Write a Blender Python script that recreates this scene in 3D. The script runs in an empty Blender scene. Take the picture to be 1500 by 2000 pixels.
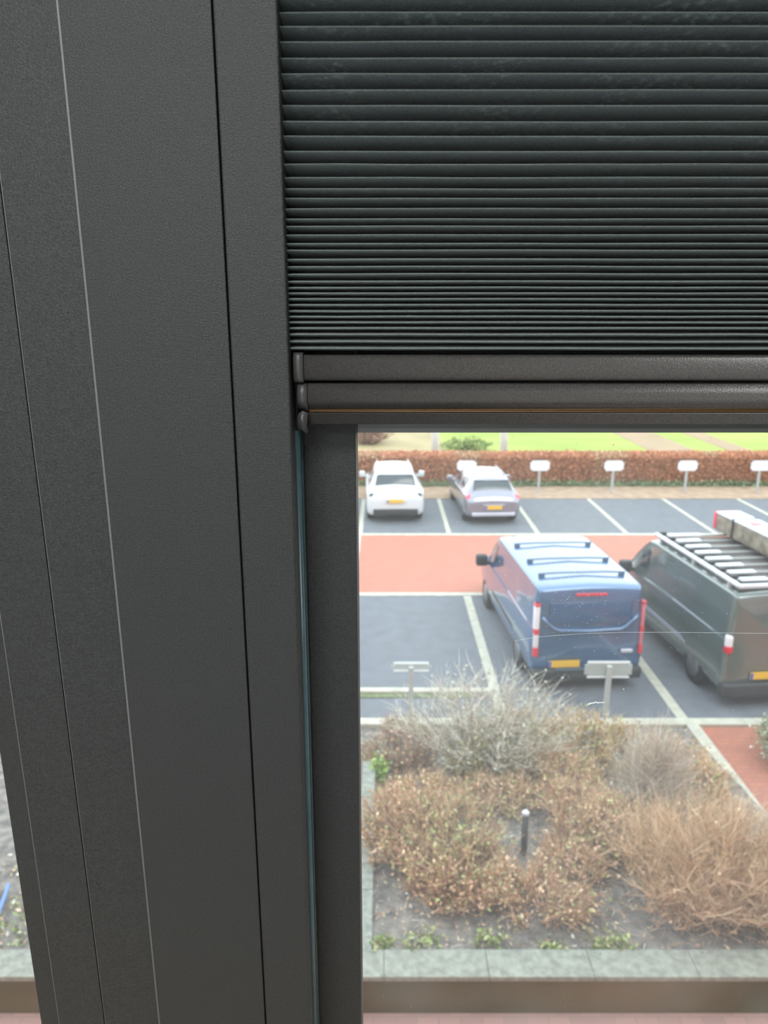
import bpy, bmesh, math, random
from mathutils import Vector, Matrix, noise
C = bpy.context.scene.collection
R = random.Random(7)
PI = math.pi
# ------------------------------------------------------------------ camera
F, TH, H = 1432.0, math.radians(14.9), 6.5
cd = bpy.data.cameras.new('camera')
cam = bpy.data.objects.new('camera', cd); C.objects.link(cam)
cam.location = (0, 0, H); cam.rotation_euler = (PI/2-TH, 0, 0)
cd.sensor_fit = 'VERTICAL'; cd.sensor_height = 36.0; cd.sensor_width = 27.0
cd.lens = 36.0*F/2000.0; cd.clip_start = 0.01; cd.clip_end = 600
cd.dof.use_dof = True; cd.dof.focus_distance = 0.53; cd.dof.aperture_fstop = 12.0
bpy.context.scene.camera = cam
# ------------------------------------------------------------------ sky, exposure
w = bpy.data.worlds.new('overcast_sky'); bpy.context.scene.world = w; w.use_nodes = True
nt = w.node_tree; bg = nt.nodes['Background']
tc = nt.nodes.new('ShaderNodeTexCoord'); sx = nt.nodes.new('ShaderNodeSeparateXYZ'); rp = nt.nodes.new('ShaderNodeValToRGB')
nt.links.new(tc.outputs['Generated'], sx.inputs[0]); nt.links.new(sx.outputs['Z'], rp.inputs[0]); nt.links.new(rp.outputs[0], bg.inputs[0])
rp.color_ramp.elements[0].position = 0.0; rp.color_ramp.elements[0].color = (.86, .90, .95, 1)
rp.color_ramp.elements[1].position = 0.7; rp.color_ramp.elements[1].color = (.80, .91, 1.0, 1)
bg.inputs[1].default_value = 3.3
sd = bpy.data.lights.new('sun', 'SUN'); sd.energy = .8; sd.angle = math.radians(25); sd.color = (1, .96, .88)
so = bpy.data.objects.new('sun', sd); C.objects.link(so); so.rotation_euler = (math.radians(38), math.radians(18), 0)
vs = bpy.context.scene.view_settings
vs.view_transform = 'Standard'; vs.look = 'None'; vs.exposure = 0.0; vs.gamma = 1.0; vs.use_curve_mapping = False

def ray(x, y):
    a = (x-750)/F; b = -(y-1000)/F
    return a, math.cos(TH)+b*math.sin(TH), -math.sin(TH)+b*math.cos(TH)
def g(x, y, z=0.0):
    r = ray(x, y); t = (z-H)/r[2]; return Vector((r[0]*t, r[1]*t, z))
def at(x, y, D):
    r = ray(x, y); t = D/r[1]; return Vector((r[0]*t, D, H+r[2]*t))
# ------------------------------------------------------------------ materials
MATS = {}
def mat(name, col, rough=.6, metal=0.0, var=0.0, scale=8.0, bump=0.0, bscale=None, col2=None, spec=.5, coat=0.0, stretch=None, attr=False, sheen=0):
    if name in MATS: return MATS[name]
    m = bpy.data.materials.new(name); m.use_nodes = True; n = m.node_tree; b = n.nodes['Principled BSDF']
    b.inputs['Roughness'].default_value = rough; b.inputs['Metallic'].default_value = metal
    b.inputs['Specular IOR Level'].default_value = spec; b.inputs['Coat Weight'].default_value = coat
    b.inputs['Coat Roughness'].default_value = .08
    if sheen: b.inputs['Sheen Weight'].default_value = sheen
    t = n.nodes.new('ShaderNodeTexCoord'); mp = n.nodes.new('ShaderNodeMapping'); n.links.new(t.outputs['Object'], mp.inputs[0])
    if stretch: mp.inputs['Scale'].default_value = stretch
    ns = n.nodes.new('ShaderNodeTexNoise'); ns.inputs['Scale'].default_value = scale; ns.inputs['Detail'].default_value = 5
    n.links.new(mp.outputs[0], ns.inputs['Vector'])
    r = n.nodes.new('ShaderNodeValToRGB'); n.links.new(ns.outputs['Fac'], r.inputs[0])
    c2 = col2 or tuple(min(1, c*(1+var)) for c in col); c1 = col if col2 else tuple(c*(1-var) for c in col)
    r.color_ramp.elements[0].position = .34; r.color_ramp.elements[0].color = (*c1, 1)
    r.color_ramp.elements[1].position = .66; r.color_ramp.elements[1].color = (*c2, 1)
    if attr:
        a = n.nodes.new('ShaderNodeAttribute'); a.attribute_name = 'tint'
        n.links.new(a.outputs['Color'], b.inputs['Base Color'])
    else: n.links.new(r.outputs[0], b.inputs['Base Color'])
    if bump:
        n2 = n.nodes.new('ShaderNodeTexNoise'); n2.inputs['Scale'].default_value = bscale or scale; n2.inputs['Detail'].default_value = 3
        n.links.new(mp.outputs[0], n2.inputs['Vector'])
        bp = n.nodes.new('ShaderNodeBump'); bp.inputs['Strength'].default_value = bump; bp.inputs['Distance'].default_value = .002 if (bscale or scale) > 100 else .02
        n.links.new(n2.outputs['Fac'], bp.inputs['Height']); n.links.new(bp.outputs[0], b.inputs['Normal'])
    MATS[name] = m; return m
M = dict(
 frame=mat('anthracite_powder_coat', (.0165,.0178,.0170), .52, var=.65, scale=900, bump=.35, bscale=1100),
 groove=mat('dark_groove', (.004,.004,.005), .9),
 rail=mat('dark_bronze_aluminium', (.078,.073,.069), .34, metal=.4, var=.25, scale=900, bump=.15, bscale=900),
 cap=mat('dark_plastic', (.045,.043,.042), .42, var=.15, scale=300),
 gasket_or_reflection=mat('black_rubber_gasket', (.010,.013,.015), .38, var=.2, scale=60),
 strip=mat('teal_reflection_strip', (.05,.095,.105), .3, var=.15, scale=40),  # teal reflection of window light painted into the strip colour
 screen=mat('outdoor_screen_fabric', (.012,.013,.014), .9, var=.3, scale=300),
 screenbar=mat('screen_bar_aluminium', (.10,.105,.11), .45, var=.05, scale=20),
 wall=mat('white_wall_paint', (.72,.71,.68), .8, var=.03, scale=4),
 oak=mat('added_sill_oak', (.42,.24,.11), .45, col2=(.55,.33,.16), scale=3, stretch=(1, 14, 1)),
 asphalt=mat('asphalt', (.140,.150,.167), .85, var=.09, scale=3, bump=.3, bscale=60),
 kerb=mat('pale_concrete_kerb', (.46,.44,.36), .85, var=.12, scale=6),
 stone=mat('weathered_stone_cap', (.25,.265,.225), .9, var=.22, scale=14, bump=.5, bscale=30),
 soil=mat('dark_soil', (.11,.098,.09), .95, col2=(.26,.23,.20), scale=7, bump=1, bscale=25),
 beige=mat('sandy_verge', (.36,.25,.17), .9, var=.18, scale=3),
 white=mat('white_sign_enamel', (.80,.83,.85), .5),
 postgrey=mat('galvanised_post', (.42,.43,.42), .5, var=.06, scale=6),
 tyre=mat('tyre_rubber', (.015,.015,.016), .8),
 hub=mat('wheel_alloy', (.25,.26,.27), .35, metal=.7),
 blackp=mat('black_bumper_plastic', (.03,.032,.035), .6),
 glass_d=mat('vehicle_dark_glass', (.03,.045,.055), .08, spec=.7),
 yellow=mat('yellow_number_plate', (.78,.46,.03), .5),
 platebl=mat('number_plate_blue_band', (.05,.12,.5), .5),
 red=mat('red_lamp_lens', (.65,.02,.04), .25, spec=.8),
 clear=mat('clear_lamp_lens', (.75,.72,.74), .2, spec=.8),
 pinkred=mat('far_red_lamp_lens', (.80,.07,.12), .3),
 blue=mat('blue_van_paint', (.040,.12,.26), .25, coat=1.0, metal=.35),
 vgrey=mat('grey_green_van_paint', (.125,.155,.145), .25, coat=1.0, metal=.25),
 cwhite=mat('white_car_paint', (.60,.64,.66), .3, coat=.8),
 cgrey=mat('silver_grey_car_paint', (.22,.22,.27), .25, coat=.9, metal=.4),
 silver=mat('pale_silver_trim', (.55,.56,.63), .35, metal=.2),
 rackw=mat('pale_rack_slats', (.66,.70,.76), .4),
 vroof=mat('dark_van_roof', (.13,.12,.11), .7, var=.2, scale=4),
 load=mat('mottled_beige_cover', (.14,.115,.085), .9, col2=(.32,.28,.22), scale=5),
 blade=mat('plant_matter', (.3,.2,.1), .8, attr=True),
 pole=mat('white_pole', (.82,.83,.80), .5),
 bluepipe=mat('blue_pipe_plastic', (.12,.25,.62), .5),
 dirt=mat('bird_dropping', (.85,.86,.82), .8),
 thread=mat('spider_silk', (.62,.66,.68), .4),
)
def blind_mat():
    m = mat('pleated_blind_fabric', (.078,.102,.103), .85, var=.30, scale=700, bump=.5, bscale=800, sheen=.25)
    n = m.node_tree; b = n.nodes['Principled BSDF']; base = b.inputs['Base Color'].links[0].from_socket
    t = n.nodes.new('ShaderNodeTexCoord')
    mp = n.nodes.new('ShaderNodeMapping'); mp.inputs['Scale'].default_value = (9, 1, 55); n.links.new(t.outputs['Object'], mp.inputs[0])
    a = n.nodes.new('ShaderNodeTexNoise'); a.inputs['Scale'].default_value = 1.2; a.inputs['Detail'].default_value = 2; n.links.new(mp.outputs[0], a.inputs[0])
    mp2 = n.nodes.new('ShaderNodeMapping'); mp2.inputs['Scale'].default_value = (180, 40, 900); n.links.new(t.outputs['Object'], mp2.inputs[0])
    c = n.nodes.new('ShaderNodeTexNoise'); c.inputs['Scale'].default_value = 1.0; c.inputs['Detail'].default_value = 3; n.links.new(mp2.outputs[0], c.inputs[0])
    def ramp(x, lo, hi):
        r = n.nodes.new('ShaderNodeMapRange'); r.inputs[1].default_value = lo; r.inputs[2].default_value = hi; n.links.new(x, r.inputs[0]); return r.outputs[0]
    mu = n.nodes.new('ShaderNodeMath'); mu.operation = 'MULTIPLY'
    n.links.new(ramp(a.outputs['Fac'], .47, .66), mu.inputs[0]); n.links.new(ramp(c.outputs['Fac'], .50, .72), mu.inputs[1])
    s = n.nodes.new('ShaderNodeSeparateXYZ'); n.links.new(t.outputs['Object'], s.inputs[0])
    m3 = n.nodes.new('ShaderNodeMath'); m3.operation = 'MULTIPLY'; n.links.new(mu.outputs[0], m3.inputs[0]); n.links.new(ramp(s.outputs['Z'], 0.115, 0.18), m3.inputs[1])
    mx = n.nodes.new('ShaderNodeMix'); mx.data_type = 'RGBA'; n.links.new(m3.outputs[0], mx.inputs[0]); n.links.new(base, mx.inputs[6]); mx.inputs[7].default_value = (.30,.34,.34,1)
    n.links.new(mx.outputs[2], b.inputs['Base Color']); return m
for k_ in ('blue','vgrey','cgrey','cwhite'): M[k_].node_tree.nodes['Principled BSDF'].inputs['Coat IOR'].default_value = 1.8
M['blind'] = blind_mat(); M['fold_highlight'] = mat('blind_fold_highlight', (.185,.22,.21), .8, var=.15, scale=500)  # light caught on the folds is painted as a paler fabric colour
def brick_mat(name, c1, c2, mortar, sc=1.0, bw=.21, bh=.105):
    m = bpy.data.materials.new(name); m.use_nodes = True; n = m.node_tree; b = n.nodes['Principled BSDF']; b.inputs['Roughness'].default_value = .85
    t = n.nodes.new('ShaderNodeTexCoord'); k = n.nodes.new('ShaderNodeTexBrick'); n.links.new(t.outputs['Object'], k.inputs['Vector'])
    k.inputs['Scale'].default_value = sc; k.inputs['Brick Width'].default_value = bw; k.inputs['Row Height'].default_value = bh; k.inputs['Mortar Size'].default_value = .006
    k.inputs['Color1'].default_value = (*c1,1); k.inputs['Color2'].default_value = (*c2,1); k.inputs['Mortar'].default_value = (*mortar,1)
    n.links.new(k.outputs[0], b.inputs['Base Color']); return m
M['brick'] = brick_mat('red_brick_paving', (.46,.17,.115), (.40,.15,.10), (.33,.16,.12))
M['brickp'] = brick_mat('red_brick_path', (.42,.15,.09), (.36,.13,.085), (.22,.13,.10))
M['pinkpave'] = brick_mat('pink_terrace_paving', (.50,.30,.27), (.42,.26,.24), (.36,.26,.22))
def wallface():
    m = mat('planter_wall_render', (.045,.056,.032), .9, scale=.6, col2=(.125,.085,.035), bump=.3, bscale=20)
    return m
M['planter'] = wallface()
M['field'] = mat('dry_field', (.34,.27,.14), .9, var=.15, scale=.5)
M['lawn'] = mat('bright_lawn', (.235,.30,.05), .9, col2=(.33,.385,.08), scale=.35, stretch=(.5,1.2,1))
M['pathb'] = mat('sandy_path', (.33,.235,.14), .9, var=.08, scale=.6)
def glass_mat():
    m = bpy.data.materials.new('window_glass'); m.use_nodes = True; n = m.node_tree; n.nodes.clear()
    o = n.nodes.new('ShaderNodeOutputMaterial'); tr = n.nodes.new('ShaderNodeBsdfTransparent'); tr.inputs[0].default_value = (.97,.985,.975,1)
    gl = n.nodes.new('ShaderNodeBsdfGlossy'); gl.inputs['Roughness'].default_value = .0
    lw = n.nodes.new('ShaderNodeLayerWeight'); lw.inputs[0].default_value = .5
    pw = n.nodes.new('ShaderNodeMath'); pw.operation = 'POWER'; pw.inputs[1].default_value = 5; n.links.new(lw.outputs['Facing'], pw.inputs[0])
    fr = n.nodes.new('ShaderNodeMath'); fr.operation = 'MULTIPLY_ADD'; fr.inputs[1].default_value = .96; fr.inputs[2].default_value = .04; n.links.new(pw.outputs[0], fr.inputs[0])
    mx = n.nodes.new('ShaderNodeMixShader'); n.links.new(fr.outputs[0], mx.inputs[0]); n.links.new(tr.outputs[0], mx.inputs[1]); n.links.new(gl.outputs[0], mx.inputs[2])
    df = n.nodes.new('ShaderNodeBsdfTranslucent'); df.inputs[0].default_value = (.9,.9,.88,1)
    t = n.nodes.new('ShaderNodeTexCoord'); ns = n.nodes.new('ShaderNodeTexNoise'); ns.inputs['Scale'].default_value = 9; n.links.new(t.outputs['Object'], ns.inputs[0])
    r = n.nodes.new('ShaderNodeMapRange'); r.inputs[1].default_value = .3; r.inputs[2].default_value = .8; r.inputs[3].default_value = .008; r.inputs[4].default_value = .035; n.links.new(ns.outputs['Fac'], r.inputs[0])
    m2 = n.nodes.new('ShaderNodeMixShader'); n.links.new(r.outputs[0], m2.inputs[0]); n.links.new(mx.outputs[0], m2.inputs[1]); n.links.new(df.outputs[0], m2.inputs[2])
    n.links.new(m2.outputs[0], o.inputs[0]); return m
M['glass'] = glass_mat()
# ------------------------------------------------------------------ object helpers
def link(name, me, m, parent=None, smooth=False):
    o = bpy.data.objects.new(name, me); C.objects.link(o)
    if m is not None and not me.materials: me.materials.append(m)
    if smooth:
        for p in me.polygons: p.use_smooth = True
    if parent is not None: o.parent = parent
    return o
def thing(name, label, cat, loc=(0,0,0), rz=0, group=None, kind=None):
    o = bpy.data.objects.new(name, None); o.empty_display_size = .1; C.objects.link(o); o.location = loc; o.rotation_euler = (0,0,rz)
    if label: o['label'] = label
    if cat: o['category'] = cat
    if group: o['group'] = group
    if kind: o['kind'] = kind
    return o
def tag(o, label=None, cat=None, group=None, kind=None):
    if label: o['label'] = label
    if cat: o['category'] = cat
    if group: o['group'] = group
    if kind: o['kind'] = kind
    return o
def box_bm(bm, a, b, bev=0.0, seg=2):
    s = bmesh.ops.create_cube(bm, size=1)['verts']
    for v in s: v.co = Vector([(a[i]+b[i])/2 + v.co[i]*(b[i]-a[i]) for i in range(3)])
    if bev:
        es = {e for v in s for e in v.link_edges}
        bmesh.ops.bevel(bm, geom=list(es), offset=bev, segments=seg, affect='EDGES', profile=.5)
def box(name, a, b, m, parent=None, bev=0.0, seg=2, smooth=False):
    bm = bmesh.new(); box_bm(bm, a, b, bev, seg); me = bpy.data.meshes.new(name); bm.to_mesh(me); bm.free(); return link(name, me, m, parent, smooth)
def extrude_x(name, prof, x0, x1, m, parent=None, smooth=False, nseg=1, wob=0.0, seed=0):
    """profile in (y,z), closed, extruded along x"""
    vs_, fs = [], []; n = len(prof)
    for i in range(nseg+1):
        x = x0+(x1-x0)*i/nseg
        for (y, z) in prof: vs_.append((x, y, z))
    for i in range(nseg):
        for j in range(n):
            k = (j+1) % n; fs.append((i*n+j, i*n+k, (i+1)*n+k, (i+1)*n+j))
    fs.append(tuple(range(n))); fs.append(tuple(nseg*n+j for j in reversed(range(n))))
    me = bpy.data.meshes.new(name); me.from_pydata(vs_, [], fs); me.update()
    bm = bmesh.new(); bm.from_mesh(me); bmesh.ops.recalc_face_normals(bm, faces=bm.faces)
    bm.to_mesh(me); bm.free()
    o = link(name, me, m, parent)
    if smooth:
        for p in me.polygons: p.use_smooth = len(p.vertices) == 4
    return o
def extrude_z(name, prof, z0, z1, m, parent=None, smooth=False):
    n = len(prof); vs_ = [(x, y, z) for z in (z0, z1) for (x, y) in prof]
    fs = [(j, (j+1) % n, n+(j+1) % n, n+j) for j in range(n)] + [tuple(range(n)), tuple(range(2*n-1, n-1, -1))]
    me = bpy.data.meshes.new(name); me.from_pydata(vs_, [], fs); me.update()
    bm = bmesh.new(); bm.from_mesh(me); bmesh.ops.recalc_face_normals(bm, faces=bm.faces); bm.to_mesh(me); bm.free()
    o = link(name, me, m, parent)
    if smooth:
        for p in me.polygons: p.use_smooth = len(p.vertices) == 4
    return o
def tube_mesh(name, pts, rad, seg=8):
    vs_, fs = [], []; n = len(pts)
    for i, p in enumerate(pts):
        p = Vector(p); d = (Vector(pts[min(i+1, n-1)])-Vector(pts[max(i-1, 0)])).normalized()
        a = d.orthogonal().normalized() if abs(d.z) > .9 else d.cross(Vector((0,0,1))).normalized(); b = d.cross(a)
        r = rad[i] if isinstance(rad, (list, tuple)) else rad
        for k in range(seg):
            t = 2*PI*k/seg; vs_.append(p+a*math.cos(t)*r+b*math.sin(t)*r)
    for i in range(n-1):
        for k in range(seg):
            k2 = (k+1) % seg; fs.append((i*seg+k, i*seg+k2, (i+1)*seg+k2, (i+1)*seg+k))
    fs.append(tuple(range(seg))); fs.append(tuple((n-1)*seg+k for k in reversed(range(seg))))
    me = bpy.data.meshes.new(name); me.from_pydata(vs_, [], fs); me.update()
    bm = bmesh.new(); bm.from_mesh(me); bmesh.ops.recalc_face_normals(bm, faces=bm.faces); bm.to_mesh(me); bm.free(); return me
def tube(name, pts, rad, m, parent=None, seg=8): return link(name, tube_mesh(name, pts, rad, seg), m, parent, True)
def struct(o): o['kind'] = 'structure'; return o

# ------------------------------------------------------------------ ground and paving
GX0, GX1 = -40, 70
struct(box('asphalt_lot', (GX0, 10.9, -.1), (GX1, 16.55, 0), M['asphalt']))
struct(box('asphalt_lot', (GX0, 21.8, -.1), (GX1, 26.3, 0), M['asphalt']))
struct(box('brick_driveway', (GX0, 16.75, -.1), (GX1, 21.6, 0), M['brick']))
struct(box('sandy_verge', (GX0, 26.4, -.1), (GX1, 28.9, .015), M['beige']))
struct(box('lawn', (3.1, 29.9, -.1), (150, 160, .0), M['lawn']))
struct(box('dry_field', (-110, 29.9, -.1), (3.1, 160, .0), M['field']))
struct(box('sandy_path', (13.3, 29.9, -.05), (15.6, 120, .015), M['pathb']))
struct(box('sandy_path', (17.3, 29.9, -.05), (18.5, 120, .015), M['pathb']))
struct(box('pink_terrace', (GX0, .9, -.1), (GX1, 5.6, 0), M['pinkpave']))
lawnbank = struct(box('far_verge', (GX0, 28.9, -.1), (GX1, 29.9, .01), M['soil']))
# kerbs of the driveway and the bay dividers (built strips, a little proud)
def kerb(name, a, b, m='kerb'): return struct(box(name, a, b, M[m], bev=.008, seg=1))
kerb('kerb_far', (GX0, 21.6, -.1), (GX1, 21.8, .02)); kerb('kerb_near', (GX0, 16.55, -.1), (GX1, 16.75, .02))
kerb('kerb_front', (GX0, 10.72, -.1), (GX1, 10.92, .05)); kerb('kerb_back', (GX0, 26.3, -.1), (GX1, 26.4, .03), 'beige')
for i in range(-4, 9):
    x = 2.02+2.76*i
    struct(box('bay_line', (x-.07, 21.8, -.02), (x+.07, 26.3, .008), M['kerb']))
for x in (-3.5, -.78, 2.0, 5.0, 7.85, 10.6):
    struct(box('bay_line', (x-.09, 10.92, -.02), (x+.09, 16.55, .008), M['kerb']))
struct(box('bay_line', (-.84, 16.75, -.02), (-.70, 21.6, .008), M['kerb']))
kerb('wheel_stop', (-3.3, 11.78, -.02), (1.95, 11.92, .07))
struct(box('moss_strip', (-3.3, 11.66, -.02), (1.6, 11.78, .02), mat('moss', (.16,.19,.09), .95, var=.3, scale=12)))
# ------------------------------------------------------------------ planting bed
def soil_z(x, y): return .40*max(0, min(1, (10.7-y)/3.2)) + .03*noise.noise(Vector((x*1.7, y*1.7, 3)))+.0
n1, n2 = 120, 56; X0, X1, Y0, Y1 = -9.0, 4.95, 5.85, 10.74
v_, f_ = [], []
for j in range(n2+1):
    for i in range(n1+1):
        x = X0+(X1-X0)*i/n1; y = Y0+(Y1-Y0)*j/n2; v_.append((x, y, soil_z(x, y)-.02))
for j in range(n2):
    for i in range(n1):
        a = j*(n1+1)+i; f_.append((a, a+1, a+n1+2, a+n1+1))
me = bpy.data.meshes.new('planting_bed'); me.from_pydata(v_, [], f_); struct(link('planting_bed', me, M['soil'], None, True))
struct(box('planter_wall', (-12, 5.62, -.05), (12, 5.85, .40), M['planter']))
capr = thing('planter_cap', None, None, (0,0,0)); struct(capr)
x = -12.0
while x < 12:
    L = 1.0
    box('cap_stone', (x+.002, 5.58, .40), (x+L-.002, 5.90, .455), M['stone'], capr, bev=.006, seg=1); x += L
kerb('bed_kerb_side', (4.95, 5.9, -.1), (5.15, 10.72, .43 if False else .06))
y = 5.9; kc = thing('bed_kerb_left', None, None); struct(kc)
while y < 8.5:
    box('kerb_stone', (-.30, y+.003, .1), (-.12, y+.797, .44), M['stone'], kc, bev=.006, seg=1); y += .8
struct(box('brick_path', (5.15, 5.85, -.1), (9.5, 10.72, .0), M['brickp']))
struct(box('brick_path', (9.5, 5.85, -.1), (GX1, 10.72, -.01), M['soil']))
struct(box('earth_bank', (GX0, 5.85, -.1), (-9.0, 10.72, .2), M['soil']))

# ------------------------------------------------------------------ plants
def foliage(name, items, parent, stuff=True):
    """items: list of (verts, faces, colour)"""
    V, Fc, cols = [], [], []
    for vv, ff, c in items:
        o = len(V); V += vv
        for q in ff: Fc.append(tuple(o+k for k in q)); cols += [c]*len(q)
    me = bpy.data.meshes.new(name); me.from_pydata(V, [], Fc)
    at_ = me.color_attributes.new('tint', 'FLOAT_COLOR', 'CORNER')
    buf = []
    for c in cols: buf += [c[0], c[1], c[2], 1.0]
    at_.data.foreach_set('color', buf); me.update()
    o = link(name, me, M['blade'], parent)
    if stuff: o['kind'] = 'stuff'
    return o
def jit(c, a=.25):
    k = 1+R.uniform(-a, a); return tuple(min(1, max(0, x*k*(1+R.uniform(-.06,.06)))) for x in c)
def twig(p, q, w, c, bend=.12, seg=3):
    p, q = Vector(p), Vector(q); d = q-p; L = d.length
    s = d.cross(Vector((R.uniform(-1,1), R.uniform(-1,1), R.uniform(-.3,.3)))).normalized()
    b = Vector((R.uniform(-1,1), R.uniform(-1,1), R.uniform(-.4,.8)))*L*bend
    vv = []
    for i in range(seg+1):
        t = i/seg; c0 = p+d*t+b*4*t*(1-t)*.5; ww = w*(1-.75*t)
        vv += [tuple(c0-s*ww), tuple(c0+s*ww)]
    return vv, [(2*i, 2*i+1, 2*i+3, 2*i+2) for i in range(seg)], c
def leaf(p, s, c):
    a = Vector((R.gauss(0,1), R.gauss(0,1), R.gauss(0,1))).normalized(); b = a.orthogonal().normalized()
    b.rotate(Matrix.Rotation(R.uniform(0, 6.28), 3, a)); p = Vector(p)
    return [tuple(p-a*s), tuple(p-b*s*.55), tuple(p+a*s), tuple(p+b*s*.55)], [(0,1,2,3)], c
def shrub(name, label, cat, x, y, rx, ry, h, nst, ntw, nlf, cst, ctw, clf, upright=.5, tw_len=.35, tw_w=.004, lf=.025, z0=None, group=None, spread=.25):
    z = soil_z(x, y)-.05 if z0 is None else z0
    t = thing(name, label, cat, (x, y, z), 0, group)
    st, tws, lfs, tips = [], [], [], []
    for i in range(nst):
        a = R.uniform(0, 2*PI); r = math.sqrt(R.random()); e = math.sqrt(max(0, 1-(r*.92)**2))
        q = (rx*r*math.cos(a), ry*r*math.sin(a), h*(e*(1-.25*R.random())*(1-upright*0)+.08))
        p = (rx*spread*r*math.cos(a), ry*spread*r*math.sin(a), 0)
        st.append(twig(p, q, tw_w*2.0, jit(cst), .08, 4)); tips.append((Vector(p), Vector(q)))
    for i in range(ntw):
        p, q = R.choice(tips); k = R.uniform(.25, 1); b = p.lerp(q, k)
        out = Vector((b.x/rx, b.y/ry, upright*1.6+.1)); out = out.normalized()+Vector((R.gauss(0,.55), R.gauss(0,.55), R.gauss(0,.35)))
        e = b+out.normalized()*tw_len*R.uniform(.4, 1.1); e.z = max(e.z, .03)
        tws.append(twig(b, e, tw_w, jit(R.choice(ctw)), .15, 2))
        for m_ in range(1):
            if len(lfs) < nlf and R.random() < nlf/max(1, ntw)*1.1: lfs.append(leaf(b.lerp(e, R.uniform(.3, 1)), lf*R.uniform(.6, 1.4), jit(R.choice(clf))))
    while len(lfs) < nlf:
        p, q = R.choice(tips); b = p.lerp(q, R.uniform(.4, 1.05))+Vector((R.gauss(0,.07), R.gauss(0,.07), R.gauss(0,.05))); b.z = max(b.z, .02)
        lfs.append(leaf(b, lf*R.uniform(.6, 1.4), jit(R.choice(clf))))
    foliage('stems', st, t); foliage('twigs', tws, t)
    if lfs: foliage('leaves', lfs, t)
    return t
BR = [tuple(min(.8,q*1.22+.06) for q in c) for c in [(.42,.24,.13), (.48,.31,.18), (.34,.19,.11), (.52,.38,.22)]]
TAN = [tuple(min(.8,q*1.45+.02) for q in c) for c in [(.44,.31,.19), (.50,.38,.25), (.37,.25,.15)]]
PALE = [tuple(min(.8,q*1.3) for q in c) for c in [(.46,.43,.36), (.55,.53,.47), (.38,.36,.30)]]
GR = [(.25,.32,.12), (.34,.42,.16), (.45,.48,.18), (.40,.32,.12)]
OL = [(.30,.28,.12), (.38,.34,.16), (.42,.38,.25)]
shrub('lichen_shrub', 'pale lichen-grey bare shrub spreading in front of the blue van', 'shrub', 1.40, 9.25, 1.45, .95, 1.55, 140, 3000, 1500, (.30,.27,.20), PALE, [(.52,.53,.46),(.44,.44,.36)], .5, .38, .0045, .022, spread=.1)
shrub('olive_bush', 'olive green bush at the foot of the pale lichen-grey shrub', 'shrub', 1.40, 9.0, .55, .45, .75, 60, 700, 1500, (.22,.19,.10), OL, OL, .6, .22, .005, .03, spread=.2)
gc = [ # x, y, rx, ry, h, label
 (.25, 7.6, .62, .7, .50, 'russet ground cover clump nearest the left kerb'),
 (.82, 7.3, .66, .75, .52, 'russet and green clump left of the small dark bollard'),
 (.85, 6.75, .65, .45, .45, 'foremost rusty brown clump above the bare soil'),
 (1.65, 6.55, .62, .42, .28, 'rusty brown clump in front of the small dark bollard'),
 (2.42, 7.75, .58, .6, .52, 'brown clump right of the small dark bollard'),
 (2.35, 8.75, .75, .60, .50, 'tan clump in the middle of the planting bed'),
 (3.0, 9.7, .95, .75, .62, 'green flecked brown clump below the white back of the sign'),
 (2.1, 10.2, .7, .45, .45, 'tan clump between the pale shrub and the front kerb'),
 (.25, 9.7, .60, .75, .38, 'mauve brown clump at the far left of the bed'),
 (1.45, 8.3, .60, .36, .34, 'low tan clump directly behind the small dark bollard'),
 (2.15, 7.1, .36, .34, .26, 'smallest low clump just right of the bollard foot'),
 (2.8, 7.55, .50, .50, .48, 'tan clump touching the left side of the large twiggy shrub'),
 (4.15, 8.9, .60, .85, .34, 'low sparse clump between the straw plume grass and diagonal kerb'),
 (.55, 8.35, .55, .40, .30, 'low brown clump between dark soil and left kerb'),
]
for i, (x, y, rx, ry, h, lb) in enumerate(gc):
    mauve = i == 8
    shrub('ground_cover', lb, 'ground cover', x, y, rx, ry, h, 90, 1700, 1200, (.25,.15,.09), [(.36,.24,.18),(.42,.29,.22)] if mauve else (TAN if i in (5,6,7,9,11,12) else BR),
          GR[:3]+OL if i in (1,6) else BR+TAN+GR[1:3], .7, .24, .0055, .024, spread=.75)
shrub('twiggy_shrub', 'large round tan twiggy shrub filling the lower right of the bed', 'shrub', 3.62, 6.72, 1.22, .85, .92, 300, 6500, 500, (.34,.24,.15), TAN, TAN, .9, .38, .0035, .018, spread=.35)
shrub('twiggy_shrub', 'brown low twiggy shrub at the right end of the stone cap', 'shrub', 3.55, 6.35, .95, .45, .55, 140, 2600, 200, (.27,.18,.11), BR[:2]+TAN, TAN, .9, .28, .0035, .018, spread=.4)
shrub('plume_grass', 'pale straw plume grass standing behind the large twiggy shrub', 'grass', 3.38, 8.05, .45, .45, 1.25, 200, 2400, 0, (.52,.45,.36), [(.58,.51,.43),(.52,.44,.35),(.62,.57,.50)], [], 1.3, .45, .0035, spread=.3)
shrub('evergreen_shrub', 'grey green shrub beyond the brick path at the right edge', 'shrub', 6.15, 9.75, .55, .6, .75, 80, 900, 2200, (.2,.18,.1), OL, [(.24,.28,.15),(.36,.38,.27),(.5,.5,.42)], .6, .2, .005, .032, z0=-.02, spread=.4)
shrub('grass_tuft', 'bright green upright tuft beside the left kerb', 'grass', -.08, 9.0, .10, .18, .42, 40, 160, 260, (.3,.42,.12), [(.32,.45,.14)], [(.36,.5,.16)], 1.4, .15, .006, .03, spread=.7)
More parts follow.
